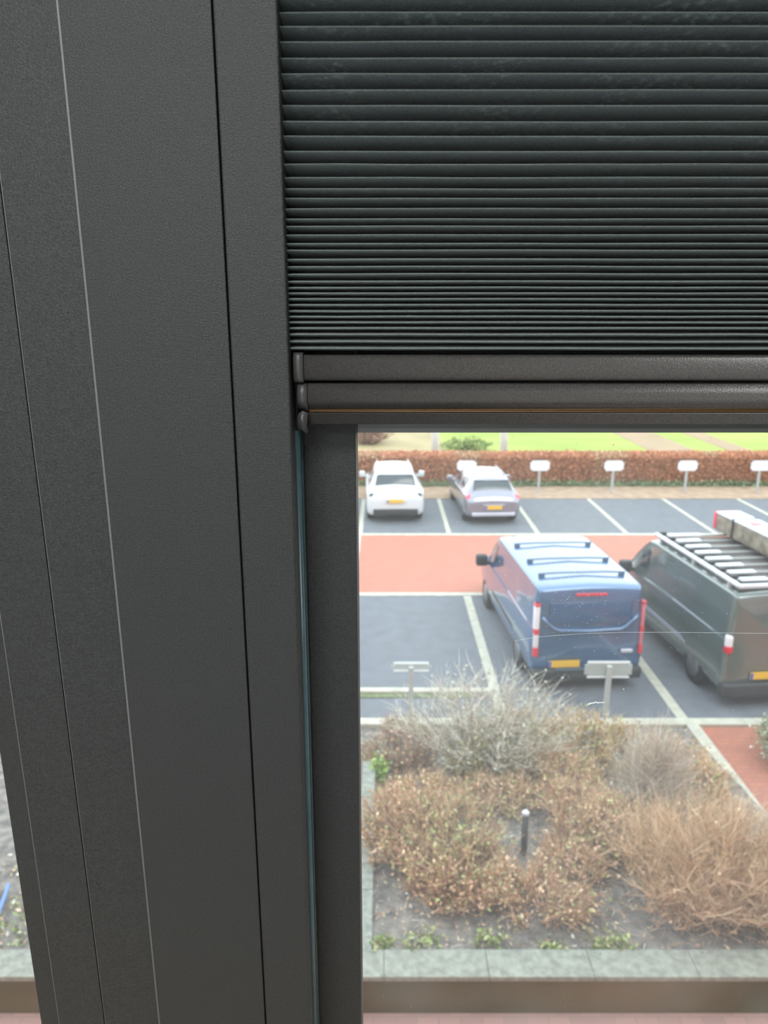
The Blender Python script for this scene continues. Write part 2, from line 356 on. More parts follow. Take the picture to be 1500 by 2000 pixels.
for i, (px, py, s, lb) in enumerate([(825,1868,.20,'bright green leafy weed clump in the bare soil'), (752,1882,.13,'small green weed near the left kerb'), (965,1872,.20,'yellow green weed patch in the middle of the stone cap edge'),
     (1075,1855,.10,'small yellow green weed on the bare soil'), (1225,1893,.15,'flat yellow green weed by the stone cap'), (1170,1870,.14,'olive weed patch left of the large twiggy shrub'), (905,1695,.22,'green leaf patch among the russet clumps'), (30,1830,.55,'olive green grass patch seen through the left window')]):
    p = g(px, py, .37); p.y = max(p.y, 5.9+s*.62); shrub('weed', lb, 'weed', p.x, p.y, s, s*.6, .10 if i != 6 else .55, 20, 60, int(700*s)+20, (.2,.3,.08), [(.35,.45,.12)], [(.30,.40,.12),(.40,.44,.18),(.36,.34,.2)] if i not in (5,7) else OL+GR[:2], 1, .07, .004, .026, spread=.9)
# litter of twigs and dead leaves on the soil
lit = []
for i in range(7000):
    x = R.uniform(-.2, 4.9); y = R.uniform(5.95, 10.6); z = soil_z(x, y)+.005
    if R.random() < .45: a = R.uniform(0, 6.28); L = R.uniform(.05,.2); lit.append(twig((x,y,z), (x+L*math.cos(a), y+L*math.sin(a), z+R.uniform(0,.05)), .004, jit(R.choice(BR+PALE)), .1, 2))
    else: lit.append(leaf((x,y,z+.01), R.uniform(.012,.032), jit(R.choice(BR+PALE+TAN+[(.3,.32,.18)]))))
for i in range(1600):
    x = R.uniform(-4.5, -2.2); y = R.uniform(5.95, 10.6); lit.append(leaf((x,y,soil_z(x,y)+.01), R.uniform(.02,.045), jit(R.choice(PALE+OL+TAN))))
lo = foliage('leaf_litter', lit, None); tag(lo, 'dead leaves and twigs scattered over the soil of the bed', 'leaf litter', kind='stuff')
bp = tag(tube('blue_pipe', [g(-30,1850,.42), g(-6,1790,.44), g(12,1742,.47), g(16,1728,.46)], .02, M['bluepipe']), 'blue plastic pipe lying on soil below the left window', 'pipe')
# garden bollard
p = g(1022, 1672, .35); t = thing('bollard', 'small dark garden bollard with a pale cap among brown plants', 'bollard', (p.x, p.y, .3))
tube('post', [(0,0,0), (0,0,.62)], .038, M['blackp'], t, 12); tube('cap', [(0,0,.62), (0,0,.65), (0,0,.67)], [.045,.045,.025], M['silver'], t, 12)

# ------------------------------------------------------------------ hedge, poles, far bush
t = thing('hedge', 'clipped copper-brown hedge running behind the far parking bays', 'hedge', (0, 29.0, 0))
hv, hf = [], []; nx = 260
prof = [(-.50,0),(-.54,.4),(-.55,.8),(-.50,1.12),(-.35,1.22),(0,1.25),(.35,1.22),(.5,1.1),(.52,0)]
for i in range(nx+1):
    x = -14+50*i/nx
    for (a, b) in prof:
        d = noise.noise(Vector((x*1.5, a*3, b*3)))*.06; hv.append((x, a+d, b+(d if b > 0 else 0)))
k = len(prof)
for i in range(nx):
    for j in range(k-1): hf.append((i*k+j, (i+1)*k+j, (i+1)*k+j+1, i*k+j+1))
hm = bpy.data.meshes.new('hedge_core'); hm.from_pydata(hv, [], hf); link('hedge_core', hm, mat('hedge_core', (.22,.10,.055), .95, var=.3, scale=6), t)
its = []
for i in range(26000):
    x = R.uniform(-4, 24); j = R.randrange(k-2); u = R.random(); a = prof[j][0]*(1-u)+prof[j+1][0]*u; b = prof[j][1]*(1-u)+prof[j+1][1]*u
    n_ = noise.noise(Vector((x*.5, 5, b*.6)))
    c = R.choice([(.46,.20,.11),(.52,.25,.14),(.40,.17,.09)] if n_ < .25 else [(.50,.30,.18),(.42,.27,.16)])
    if b > 1.1: c = tuple(min(1, q*1.25) for q in c)  # sky light on the hedge top put into the leaf tint
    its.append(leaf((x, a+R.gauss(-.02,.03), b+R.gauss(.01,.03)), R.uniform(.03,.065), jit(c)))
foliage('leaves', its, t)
its = [leaf((R.uniform(-4,24), 28.38+R.gauss(0,.06), abs(R.gauss(.06,.09))), R.uniform(.04,.07), jit(R.choice([(.16,.26,.12),(.20,.30,.15),(.26,.28,.16)]))) for i in range(9000)]
tag(foliage('ivy_edging', its, None), 'dark green low ivy strip along the foot of the hedge', 'ivy')
for i, (x, lb) in enumerate(((2.13, 'left one of the two white poles standing behind the hedge'), (5.0, 'right one of the two white poles standing behind the hedge'))):
    t = thing('white_pole', lb, 'pole', (x, 30.3, 0), 0, 'white poles behind the hedge')
    tube('shaft', [(0,0,0),(0,0,5.5)], [.17,.14], M['pole'], t, 14); tube('base_collar', [(0,0,0),(0,0,.12)], .2, M['postgrey'], t, 14); tube('finial', [(0,0,5.5),(0,0,5.56),(0,0,5.6)], [.12,.12,.03], M['silver'], t, 14)
shrub('bare_bush', 'reddish brown bare bush in the dry field beyond the hedge', 'bush', -.8, 38.5, 1.5, 1.2, 1.2, 120, 1400, 900, (.28,.17,.13), [(.34,.20,.16),(.40,.26,.2)], [(.38,.24,.19)], .5, .5, .012, .06, z0=-.02)
shrub('evergreen_bush', 'low dark green bush on the lawn right of the first white pole', 'bush', 4.2, 36.5, 1.5, .8, .55, 80, 600, 1500, (.2,.25,.1), [(.25,.32,.12)], [(.24,.30,.12),(.34,.42,.15)], .5, .3, .012, .07, z0=-.02)

# ------------------------------------------------------------------ parking signs
def sign(x, y, label, group, w=.62, hh=.30, top=1.2, tilt=0, back=False):
    t = thing('parking_sign', label, 'sign', (x, y, .0), 0, group)
    bm = bmesh.new(); box_bm(bm, (-w/2, -.012, -hh/2), (w/2, .012, hh/2))
    es = [e for e in bm.edges if abs((e.verts[0].co-e.verts[1].co).y) > .02]
    bmesh.ops.bevel(bm, geom=es, offset=.06, segments=4, affect='EDGES'); me = bpy.data.meshes.new('plate'); bm.to_mesh(me); bm.free()
    pl = link('plate', me, M['white'] if not back else M['plateback'], t); pl.location = (0, .05 if back else -.05, top-hh/2); pl.rotation_euler = (tilt, 0, 0)
    box('post', (-.04,-.035,0), (.04,.035,top-.06), M['postgrey'], t, bev=.006, seg=1)
    if back:
        rm = bpy.data.meshes.new('rim'); bm = bmesh.new()
        box_bm(bm, (-w/2+.04, -.02, hh/2-.035), (w/2-.04, .0, hh/2-.005)); box_bm(bm, (-w/2+.04, -.02, -hh/2+.005), (w/2-.04, .0, -hh/2+.03)); bm.to_mesh(rm); bm.free()
        r = link('rim', rm, M['white'], t); r.location = pl.location; r.rotation_euler = pl.rotation_euler
    return t
M['plateback'] = mat('sign_back_aluminium', (.38,.43,.42), .5, var=.06, scale=4)
for x, lb in ((3.22, 'white blank sign on a post behind the silver grey car'), (5.98, 'white blank sign on a post right of the silver grey car'), (8.77, 'white blank sign second to the right of the silver grey car'), (11.55, 'white blank sign third to the right of the silver grey car'), (14.3, 'white blank sign at the far right edge of the far bays')):
    sign(x-.1, 27.2, lb, 'white signs along the far parking bays', top=1.27, hh=.38, w=.72)
sign(3.72, 11.03, 'sign seen from its grey back in front of the blue van', 'signs on the near kerb', w=.78, hh=.30, top=1.0, back=True)
sign(.45, 11.03, 'sign with pale top edge standing behind the pale lichen shrub', 'signs on the near kerb', w=.66, hh=.16, top=.98, tilt=math.radians(-10), back=True)

# ------------------------------------------------------------------ vehicles
def cr(p0, p1, p2, p3, t):
    return tuple(.5*((2*b)+(-a+c)*t+(2*a-5*b+4*c-d)*t*t+(-a+3*b-3*c+d)*t*t*t) for a, b, c, d in zip(p0, p1, p2, p3))
class Body:
    def __init__(s, stations): s.st = stations; s.n = len(stations); s.m = len(stations[0][1])
    def sec(s, i, v):
        pts = s.st[i][1]; m = s.m; sg = 1
        if v > m-1: v = 2*(m-1)-v; sg = -1
        j = min(int(v), m-2); t = v-j
        mir = lambda p: (-p[0], p[1])
        g_ = lambda q: mir(pts[1]) if q < 0 else (mir(pts[m-2]) if q > m-1 else pts[q])
        a = cr(g_(j-1), g_(j), g_(j+1), g_(j+2), t); l = tuple(pts[j][k]*(1-t)+pts[j+1][k]*t for k in (0, 1))
        x, z = (a[0]*.6+l[0]*.4, a[1]*.6+l[1]*.4); return sg*x, z
    def uy(s, y):
        for i in range(s.n-1):
            if s.st[i][0] <= y <= s.st[i+1][0]: return i+(y-s.st[i][0])/(s.st[i+1][0]-s.st[i][0])
        return s.n-1.001
    def S(s, u, v):
        i = min(int(u), s.n-2); t = u-i; q = []
        for k in (max(i-1,0), i, i+1, min(i+2, s.n-1)):
            x, z = s.sec(k, v); q.append((x, s.st[k][0], z))
        a = cr(*q, t); l = [q[1][k]*(1-t)+q[2][k]*t for k in range(3)]
        return Vector([a[k]*.55+l[k]*.45 for k in range(3)])
    def mesh(s, name, du=4, dv=3):
        nu = (s.n-1)*du; nv = 2*(s.m-1)*dv; V, Fc = [], []
        for i in range(nu+1):
            for j in range(nv): V.append(s.S(i/du, j/dv))
        for i in range(nu):
            for j in range(nv):
                k = (j+1) % nv; Fc.append((i*nv+j, i*nv+k, (i+1)*nv+k, (i+1)*nv+j))
        for base, rev in ((0, True), (nu*nv, False)):
            o = Vector((0,0,0))
            for j in range(nv): o += V[base+j]
            c = len(V); V.append(o/nv)
            for j in range(nv):
                k = (j+1) % nv; Fc.append((base+k, base+j, c) if rev else (base+j, base+k, c))
        me = bpy.data.meshes.new(name); me.from_pydata([tuple(v) for v in V], [], Fc); me.update()
        bm = bmesh.new(); bm.from_mesh(me); bmesh.ops.recalc_face_normals(bm, faces=bm.faces); bm.to_mesh(me); bm.free(); return me
    def patch(s, name, y0, y1, v0, v1, off, m, parent, nu=8, nv=8, yslant=None):
        V, Fc = [], []; e = .02
        for i in range(nu+1):
            for j in range(nv+1):
                fv = v0+(v1-v0)*j/nv; yy = y0+(y1-y0)*i/nu
                if yslant: yy += yslant*(j/nv)*(1 if i > nu/2 else 0)
                u = s.uy(yy); p = s.S(u, fv); a = s.S(u+e, fv)-s.S(max(u-e,0), fv); b = s.S(u, fv+e)-s.S(u, fv-e)
                n = a.cross(b).normalized(); c = Vector((0, p.y, .9)); 
                if n.dot(p-c) < 0: n = -n
                edge = i in (0, nu) or j in (0, nv)
                V.append(tuple(p+n*(off if not edge else -.01)))
        for i in range(nu):
            for j in range(nv): a = i*(nv+1)+j; Fc.append((a, a+1, a+nv+2, a+nv+1))
        me = bpy.data.meshes.new(name); me.from_pydata(V, [], Fc); me.update()
        bm = bmesh.new(); bm.from_mesh(me); bmesh.ops.recalc_face_normals(bm, faces=bm.faces); bm.to_mesh(me); bm.free(); return link(name, me, m, parent, True)
def wheel(x, y, r, parent, w=.2):
    sgn = 1 if x > 0 else -1
    t = tube('wheel', [(x-sgn*w, y, r), (x-sgn*w+.001*sgn, y, r), (x-.02*sgn, y, r), (x, y, r)], [r*.9, r, r, r*.93], M['tyre'], parent, 24)
    h = tube('hubcap', [(x-.02*sgn, y, r), (x+.006*sgn, y, r)], [r*.62, r*.58], M['hub'], t, 16)
    return t
def mirror(parent, x, y, z, m, sc=1.0):
    s = 1 if x > 0 else -1
    bm = bmesh.new(); box_bm(bm, (min(x, x+s*.2*sc), y-.07*sc, z-.1*sc), (max(x, x+s*.2*sc), y+.08*sc, z+.1*sc), .035*sc, 3)
    box_bm(bm, (min(x-s*.1, x+s*.03), y-.02, z-.09*sc), (max(x-s*.1, x+s*.03), y+.05, z-.03*sc), .01, 1)
    me = bpy.data.meshes.new('wing_mirror'); bm.to_mesh(me); bm.free(); return link('wing_mirror', me, m, parent, True)
def plate(parent, x, y, z, w=.52, h=.115):
    p = box('number_plate', (x-w/2, y-.012, z-h/2), (x+w/2, y+.012, z+h/2), M['yellow'], parent)
    box('plate_band', (x-w/2, y-.014, z-h/2+.004), (x-w/2+.045, y-.005, z+h/2-.004), M['platebl'], p)
def section(w, zu, zb, wr, zr, zs=None):
    return [(0, zu), (w*.84, zu), (w*.975, zu+.12), (w, (zu+.12+zb)/2), (w*.975, zb), (w*.945, zb+.03 if zr > zb+.2 else zb+(zr-zb)*.25), (wr, zr-.07 if zr > zb+.2 else zb+(zr-zb)*.6), (wr*.86, zr-.01 if zr > zb+.2 else zr-(zr-zb)*.1), (0, zr+.02)]
def car(name, label, X, Y, rz, sc, paint, style):
    t = thing(name, label, 'car', (X, Y, 0), rz)
    W, Hh = sc
    raw = [ (0.00,.66,.42,.66,.60,.74),(.03,.78,.34,.76,.70,.86),(.12,.87,.27,.88,.72,1.00),(.28,.905,.24,.95,.68,1.14),(.50,.91,.22,.97,.62,1.42),(.66,.91,.22,.97,.60,1.51),(1.15,.91,.22,.97,.60,1.555),
            (1.9,.91,.22,.95,.61,1.58),(2.5,.91,.22,.93,.60,1.53),(2.85,.91,.22,.92,.59,1.40),(3.35,.905,.22,.90,.66,1.04),(3.9,.90,.24,.82,.66,.95),(4.2,.86,.26,.72,.66,.84),(4.33,.78,.32,.60,.6,.68),(4.36,.66,.40,.52,.52,.56)]
    B = Body([(y, section(w*W, zu, zb*Hh, wr*W, zr*Hh)) for (y, w, zu, zb, wr, zr) in raw])
    link('body', B.mesh('body'), paint, t, True)
    B.patch('rear_window', .30, .58, 6.35, 9.65, .012, M['glass_d'], t, 8, 14)
    B.patch('windscreen', 2.88, 3.28, 6.3, 9.7, .01, M['glass_d'], t, 6, 12)
    for a, b in ((5.15, 5.92), (10.85, 10.08)):
        B.patch('side_window', .95, 1.75, a, b, .01, M['glass_d'], t, 6, 4); B.patch('side_window', 1.82, 2.75, a, b, .01, M['glass_d'], t, 6, 4)
    bm = bmesh.new(); box_bm(bm, (-.70*W, -.015, .30), (.70*W, .12, .30+(.2 if style == 0 else .13)), .03, 2); me = bpy.data.meshes.new('lower_bumper'); bm.to_mesh(me); bm.free()
    link('lower_bumper', me, M['blackp'] if style == 0 else M['silver'], t, True)
    if style == 0:
        for s in (-1, 1):
            B.patch('tail_lamp', .07, .16, 4.6 if s > 0 else 11.4, 6.6 if s > 0 else 9.4, .016, M['blackp'], t, 4, 6)
        bm = bmesh.new(); box_bm(bm, (-.34, -.03, .70), (.34, .06, .83), .02, 1); me = bpy.data.meshes.new('plate_recess'); bm.to_mesh(me); bm.free(); link('plate_recess', me, paint, t)
        plate(t, -.02, -.04, .765)
        # roof spoiler
    else:
        for s in (-1, 1):
            B.patch('tail_lamp', .10, .30, 4.2 if s > 0 else 11.8, 5.9 if s > 0 else 10.1, .02, M['pinkred'], t, 4, 6)
        plate(t, 0, -.035, .60); bm = bmesh.new(); box_bm(bm, (-.36, -.02, .50), (.36, .08, .70), .02, 1); me = bpy.data.meshes.new('plate_recess'); bm.to_mesh(me); bm.free(); link('plate_recess', me, paint, t)
    bm = bmesh.new(); box_bm(bm, (-.56*W, .52, 1.47*Hh), (.56*W, .80, 1.50*Hh), .012, 2); me = bpy.data.meshes.new('roof_spoiler'); bm.to_mesh(me); bm.free(); link('roof_spoiler', me, paint, t, True)
    for y in (.78, 3.5):
        for x in (-.88*W, .88*W): wheel(x, y, .34, t)
    for s in (-1, 1): mirror(t, s*.93*W, 2.85, 1.03*Hh, paint)
    for s in (-1, 1): box('roof_rail', (s*.52*W-.015, 1.0, 1.535*Hh), (s*.52*W+.015, 2.5, 1.60*Hh), paint if style == 0 else M['silver'], t, .01, 1)
    return t
car('white_suv', 'white car with yellow plate parked at the far left', .38, 22.95, math.radians(2), (1.04, 1.03), M['cwhite'], 0)
car('silver_car', 'silver grey car with red tail lamps parked beside the white one', 3.52, 22.75, math.radians(3), (1.0, .93), M['cgrey'], 1)

def van(name, label, X, Y, rz, paint, W=1.0, Z=1.0, roofm=None, style=0):
    t = thing(name, label, 'van', (X, Y, 0), rz)
    def sc(w, zu, zb, wr, zr):
        return [(0, zu), (w*.85, zu), (w*.975, zu+.14), (w, .80 if zr > 1.5 else (zu+.14+zb)/2), (w*.985, zb), (w*.965, zb+.08 if zr > zb+.25 else zb+(zr-zb)*.3), (wr, zr-.13 if zr > zb+.25 else zb+(zr-zb)*.6), (wr*.93, zr-.03 if zr > zb+.25 else zr-.02), (0, zr+.015)]
    raw = [(-.01,.90,.34,1.12,.82,1.83),(.02,.96,.28,1.14,.87,1.92),(.09,.985,.26,1.15,.90,1.965),(.25,.99,.26,1.15,.915,1.98),(.9,.99,.26,1.15,.92,1.985),(2.0,.99,.26,1.15,.92,1.985),(2.9,.99,.26,1.14,.91,1.98),(3.25,.99,.26,1.12,.88,1.93),
           (3.6,.985,.28,1.10,.84,1.70),(4.05,.975,.28,1.08,.86,1.32),(4.3,.96,.30,1.02,.84,1.16),(4.7,.93,.32,.92,.80,1.02),(4.93,.86,.34,.78,.74,.86),(4.98,.74,.42,.66,.62,.72)]
    B = Body([(y, sc(w*W, zu, zb*Z, wr*W, zr*Z)) for (y, w, zu, zb, wr, zr) in raw])
    link('body', B.mesh('body'), paint, t, True)
    B.patch('windscreen', 3.36, 4.0, 6.4, 9.6, .012, M['glass_d'], t, 6, 10)
    for s in (-1, 1):
        a, b = (5.15, 5.95) if s > 0 else (10.85, 10.05)
        B.patch('cab_window', 2.95, 3.65, a, b, .012, M['glass_d'], t, 5, 4)
        B.patch('side_panel_recess', .5, 1.5, a, b, .006, paint, t, 5, 4); B.patch('side_panel_recess', 1.65, 2.75, a, b, .006, paint, t, 5, 4)
        B.patch('sliding_rail', .35, 2.0, 4.35 if s > 0 else 11.65, 4.75 if s > 0 else 11.25, .018, M['silver'], t, 8, 2)
        B.patch('side_moulding', 1.2, 3.3, 2.5 if s > 0 else 13.5, 2.85 if s > 0 else 13.15, .02, M['silver'] if style else M['blackp'], t, 8, 2)
        mirror(t, s*1.0*W, 3.75, 1.22*Z, M['blackp'], 1.25)
        wheel(s*.97*W, .95, .35, t, .22); wheel(s*.97*W, 3.95, .35, t, .22)
    return t, B
vp = g(1152, 1352, .3)
vt, VB = van('blue_van', 'glossy blue van with three roof bars parked in the near bay', 3.62, 12.0, math.radians(4), M['blue'], 1.04)
def bx(parent, name, a, b, m, bev=.015, seg=2): return box(name, a, b, m, parent, bev, seg, bev > .012)
# blue van rear
bx(vt, 'high_brake_lamp', (-.28, -.035, 1.80), (.28, .05, 1.845), M['red'], .008)
for s in (-1, 1):
    L = bx(vt, 'tail_lamp', (s*.945-(.045 if s < 0 else .02), -.045, .72), (s*.945+.045, .10, 1.68), M['clear'] if s < 0 else mat('pink_lamp_lens', (.6,.16,.2), .25), .02)
    bx(L, 'red_lens', (s*.945-(.047 if s < 0 else .022), -.052, .68), (s*.945+.047, .09, .86), M['red'], .012)
    bx(L, 'red_lens', (s*.945-(.047 if s < 0 else .022), -.052, 1.10), (s*.945+.047, .09, 1.21), M['red'], .012)
    bx(L, 'red_lens', (s*.945-(.047 if s < 0 else .022), -.05, 1.62), (s*.945+.047, .09, 1.68), M['red'], .012)
bw = [(-.86,-.03,1.42),(-.78,-.04,1.33),(-.66,-.045,1.22),(-.56,-.05,1.17),(0,-.055,1.15),(.56,-.05,1.17),(.66,-.045,1.22),(.78,-.04,1.33),(.86,-.03,1.42)]
tube('tailgate_crease', bw, .035, M['blue'], vt, 10)
bx(vt, 'tailgate_window', (-.74, -.035, 1.28), (.74, -.005, 1.70), M['blueglass'] if 'blueglass' in M else mat('blue_tinted_panel', (.03,.085,.19), .15, coat=.8), .03, 3)
bx(vt, 'bumper', (-1.0, -.11, .22), (1.0, .12, .44), M['blackp'], .05, 3)
bx(vt, 'bumper_step', (-.6, -.13, .41), (.6, 0, .46), mat('blue_dark_bumper', (.04,.06,.09), .5), .015)
plate(vt, -.42, -.05, .53, .56, .125)
bx(vt, 'door_handle', (.60,-.06,.70), (.82,-.01,.78), M['silver'], .02)
for y in (.55, 1.35, 2.35):
    b_ = tube('roof_bar', [(-.80, y, 2.02), (-.4, y, 2.035), (.4, y, 2.035), (.80, y, 2.02)], .018, mat('steel_blue_bar', (.10,.17,.26), .5), vt, 8)
    for s in (-1, 1): bx(b_, 'bar_foot', (s*.74-.06, y-.02, 1.96), (s*.74+.06, y+.02, 2.03), mat('steel_blue_foot', (.07,.13,.2), .5), .012)
# grey van
gt, GB = van('grey_van', 'tall grey green van with loaded roof rack at the right edge', 6.74, 11.42, math.radians(5.5), M['vgrey'], 1.03, 1.06, style=1)
VR = 2.11
bx(gt, 'roof_panel', (-.82, .12, 2.085), (.84, 3.0, 2.125), M['vroof'], .01)
bx(gt, 'rack_side_rail', (-.90, .05, 2.17), (-.82, 3.1, 2.23), M['rackw'], .02)
bx(gt, 'rack_side_rail', (.84, .05, 2.17), (.90, 3.1, 2.23), M['rackw'], .02)
bx(gt, 'rack_roller', (-.88, .0, 2.17), (.88, .07, 2.24), M['rackw'], .02)
for i in range(8):
    y = .25+.37*i; bx(gt, 'rack_slat', (-.70, y, 2.20), (-.22+(.2 if i in (7,) else 0), y+.13, 2.235), M['rackw'], .008)
    bx(gt, 'rack_clamp', (-.80, y+.16, 2.13), (-.68, y+.24, 2.25), M['blackp'], .01)
    bx(gt, 'rack_bar', (-.86, y+.15, 2.14), (.86, y+.19, 2.18), M['postgrey'], .006)
for s in (-1, 1):
    for y in (.3, 1.5, 2.8): bx(gt, 'rack_foot', (s*.87-.03, y, 2.0), (s*.87+.03, y+.06, 2.2), M['postgrey'], .006)
L = bx(gt, 'tail_lamp', (-1.0, -.05, 1.02), (-.90, .08, 1.34), M['clear'], .03)
bx(L, 'red_lens', (-1.002, -.056, 1.02), (-.898, .075, 1.17), M['red'], .025)
L = bx(gt, 'tail_lamp', (.90, -.05, 1.02), (1.0, .08, 1.34), M['clear'], .03)
bx(L, 'red_lens', (.898, -.056, 1.02), (1.002, .075, 1.17), M['red'], .025)
bx(gt, 'bumper', (-1.0, -.11, .22), (1.0, .12, .48), M['blackp'], .05, 3)
bx(gt, 'rear_door_seam', (-.006, -.03, .6), (.006, 0, 1.9), M['groove'], 0)
for s in (): bx(gt, 'rear_window', (s*.45-.34, -.035, 1.32), (s*.45+.34, -.003, 1.82), M['glass_d'], .04, 3)
plate(gt, -.24, -.045, .60, .56, .125)
# load strapped on the right of the rack
lt = thing('roof_load', 'long covered load with red end on the grey van roof rack', 'load', gt.location, math.radians(5.5))
bx(lt, 'cover', (.42, .1, 2.24), (.90, 3.15, 2.60), M['load'], .03)
bx(lt, 'top_sheet', (.41, .1, 2.595), (.92, 3.15, 2.63), M['rackw'], .012)
bx(lt, 'red_end', (.41, 3.14, 2.26), (.91, 3.24, 2.62), M['pinkred'], .03)
bm = bmesh.new(); vv = [bm.verts.new(p) for p in ((.5,2.0,2.634),(.62,2.35,2.634),(.80,2.12,2.634),(.5,2.0,2.642),(.62,2.35,2.642),(.80,2.12,2.642))]
for q in ((0,1,2),(5,4,3),(0,3,4,1),(1,4,5,2),(2,5,3,0)): bm.faces.new([vv[k] for k in q])
me = bpy.data.meshes.new('red_pennant'); bm.to_mesh(me); bm.free(); link('red_pennant', me, M['red'], lt)
bx(lt, 'strap', (.40,.9,2.24), (.925,.95,2.64), M['blackp'], .006); bx(lt, 'strap', (.40,2.5,2.24), (.925,2.55,2.64), M['blackp'], .006)

# ------------------------------------------------------------------ window frame: mullion between the windows
ZB, ZT = 5.62, 7.45
def X_(x, y, D): return at(x, y, D).x
mu = thing('trim_1', None, None); struct(mu)
Dm = .500
xL5, xL4, xL3 = X_(587,1400,Dm), X_(487,1400,Dm), X_(250,1400,Dm)
D2 = .505
xL2, xL1 = X_(130,1400,D2), X_(28,1400,D2); D0 = .512; xL0 = X_(30,1670,D0)
def vpanel(name, x0, x1, y0, y1, m, parent, r=.0012, seg=3):
    pts = [(x0, y1), (x0, y0+r)]
    for k in range(1, seg+1):
        a = PI/2*k/seg; pts.append((x0+r-r*math.cos(a), y0+r-r*math.sin(a)))
    pts.append((x1-r, y0))
    for k in range(1, seg+1):
        a = PI/2*k/seg; pts.append((x1-r+r*math.sin(a), y0+r-r*math.cos(a)))
    pts.append((x1, y1)); o = extrude_z(name, pts, ZB, ZT, m, parent, False); return o
g_ = .0004
vpanel('mullion_panel', xL4+g_, xL5, Dm, .56, M['frame'], mu, .0016)
vpanel('mullion_panel', xL3+g_, xL4-g_, Dm, .56, M['frame'], mu, .0007)
vpanel('mullion_panel', xL2+g_, xL3+.0014, D2, .56, M['frame'], mu, .0006)
vpanel('mullion_panel', xL1+g_, xL2-g_, D2, .56, M['frame'], mu, .0006)
vpanel('mullion_panel', xL0, xL1+.0006, D0, .60, M['frame'], mu, .0008)
# pale arris beads at the panel steps, edge highlight painted into their colour
tube('arris_highlight_bead', [(xL3+.0005, Dm+.0005, ZB), (xL3+.0005, Dm+.0005, ZT)], .00085, M['beadm'] if 'beadm' in M else mat('arris_highlight', (.16,.17,.165), .45), mu, 8)
tube('arris_highlight_bead', [(xL1+.0002, D2+.0008, ZB), (xL1+.0002, D2+.0008, ZT)], .00045, mat('arris_highlight', (.2,.2,.2), .3), mu, 8)
tube('arris_highlight_bead', [(xL2+.0006, D2+.0002, ZB), (xL2+.0006, D2+.0002, ZT)], .00030, mat('arris_highlight', (.2,.2,.2), .3), mu, 8)
box('mullion_core', (xL0+.003, .540, ZB), (xL5-.001, .63, ZT), M['groove'], mu)
# ------------------------------------------------------------------ window 1 (right)
WX1 = 1.35; DS = .552; DG = .575
w1 = thing('window_1', None, None); struct(w1)
xS0, xS1 = X_(607,1400,DS), X_(700,1400,DS)
vpanel('sash_stile', xS0, xS1, DS, .60, M['frame'], w1, .0012)
vpanel('sash_stile', WX1-.09, WX1, DS, .60, M['frame'], w1, .0012)
tube('gasket_or_reflection', [(xL5+.0007, .5235, ZB), (xL5+.0007, .5235, at(600,842,.52).z)], .0026, M['strip'], w1, 10)  # carries the painted window reflection, stops at the blind hook
tube('gasket_or_reflection', [(xL5+.0005, .533, ZB), (xL5+.0005, .533, ZT)], .0022, M['gasket_or_reflection'], w1, 10)
tube('gasket_or_reflection', [(xS0-.0008, .5445, ZB), (xS0-.0008, .5445, at(600,842,.52).z)], .0014, M['strip'], w1, 10)  # thinner line of the same painted reflection
box('gasket_bed', (xL5-.001, .546, ZB), (xS0+.001, .60, ZT), M['gasket_or_reflection'], w1)
box('sash_rail', (xS1-.001, DS, ZB), (WX1-.089, .60, ZB+.06), M['frame'], w1, .001, 1); box('sash_rail', (xS1-.001, DS, ZT-.06), (WX1-.089, .60, ZT), M['frame'], w1, .001, 1)
pane = box('pane', (xS1-.006, DG, ZB+.05), (WX1-.085, DG+.004, ZT-.05), M['glass'], w1)
# ------------------------------------------------------------------ window 2 (left)
w2 = thing('window_2', None, None); struct(w2); WX2 = -1.6
vpanel('sash_stile', WX2, WX2+.08, DS, .60, M['frame'], w2, .0012)
box('sash_rail', (WX2+.079, DS, ZB), (xL0+.001, .60, ZB+.06), M['frame'], w2, .001, 1); box('sash_rail', (WX2+.079, DS, ZT-.06), (xL0+.001, .60, ZT), M['frame'], w2, .001, 1)
box('pane', (WX2+.07, DG, ZB+.05), (xL0+.003, DG+.004, ZT-.05), M['glass'], w2)
# marks on the glass
ds = []
for i in range(420):
    px = R.uniform(705, 1500); py = R.uniform(850, 1480) if R.random() < .8 else R.uniform(1480, 1990)
    if R.random() < .35: px = R.gauss(1110, 60); py = R.gauss(1190, 60)
    if px < 706: continue
    c = at(px, py, DG-.0006); s = R.choice([.00018, .00022, .0003, .00035]) * (1.6 if R.random() < .06 else 1)
    vv = [tuple(c+Vector((s*math.cos(k*PI/3)*R.uniform(.6,1.2), 0, s*math.sin(k*PI/3)*R.uniform(.6,1.2)))) for k in range(6)]; vv.append(tuple(c+Vector((0,-.0002,0))))
    ds.append((vv, [(k, (k+1) % 6, 6) for k in range(6)], (.55,.58,.58)))
foliage('dust', ds, pane)
V = []; it = []
for i in range(16):
    c = at(1150+i*2.0, 1374-.3*i+R.uniform(-1.5,1.5)+(0 if i<8 else 1.5*(i-8)*.3), DG-.0007); s = .0006*R.uniform(.5,1.1)
    vv = [tuple(c+Vector((1.8*s*math.cos(k*PI/3), 0, .6*s*math.sin(k*PI/3)))) for k in range(6)]; vv.append(tuple(c+Vector((0,-.0004,0))))
    it.append((vv, [(k, (k+1) % 6, 6) for k in range(6)], (.9,.92,.9)))
c = at(1218, 1346, DG-.0007); s = .0005; vv = [tuple(c+Vector((s*math.cos(k*PI/3), 0, s*math.sin(k*PI/3)))) for k in range(6)]+[tuple(c+Vector((0,-.0003,0)))]; it.append((vv, [(k, (k+1) % 6, 6) for k in range(6)], (.9,.92,.9)))
o = foliage('dropping_smear', it, pane, False); o['label'] = 'small white smear on the glass'
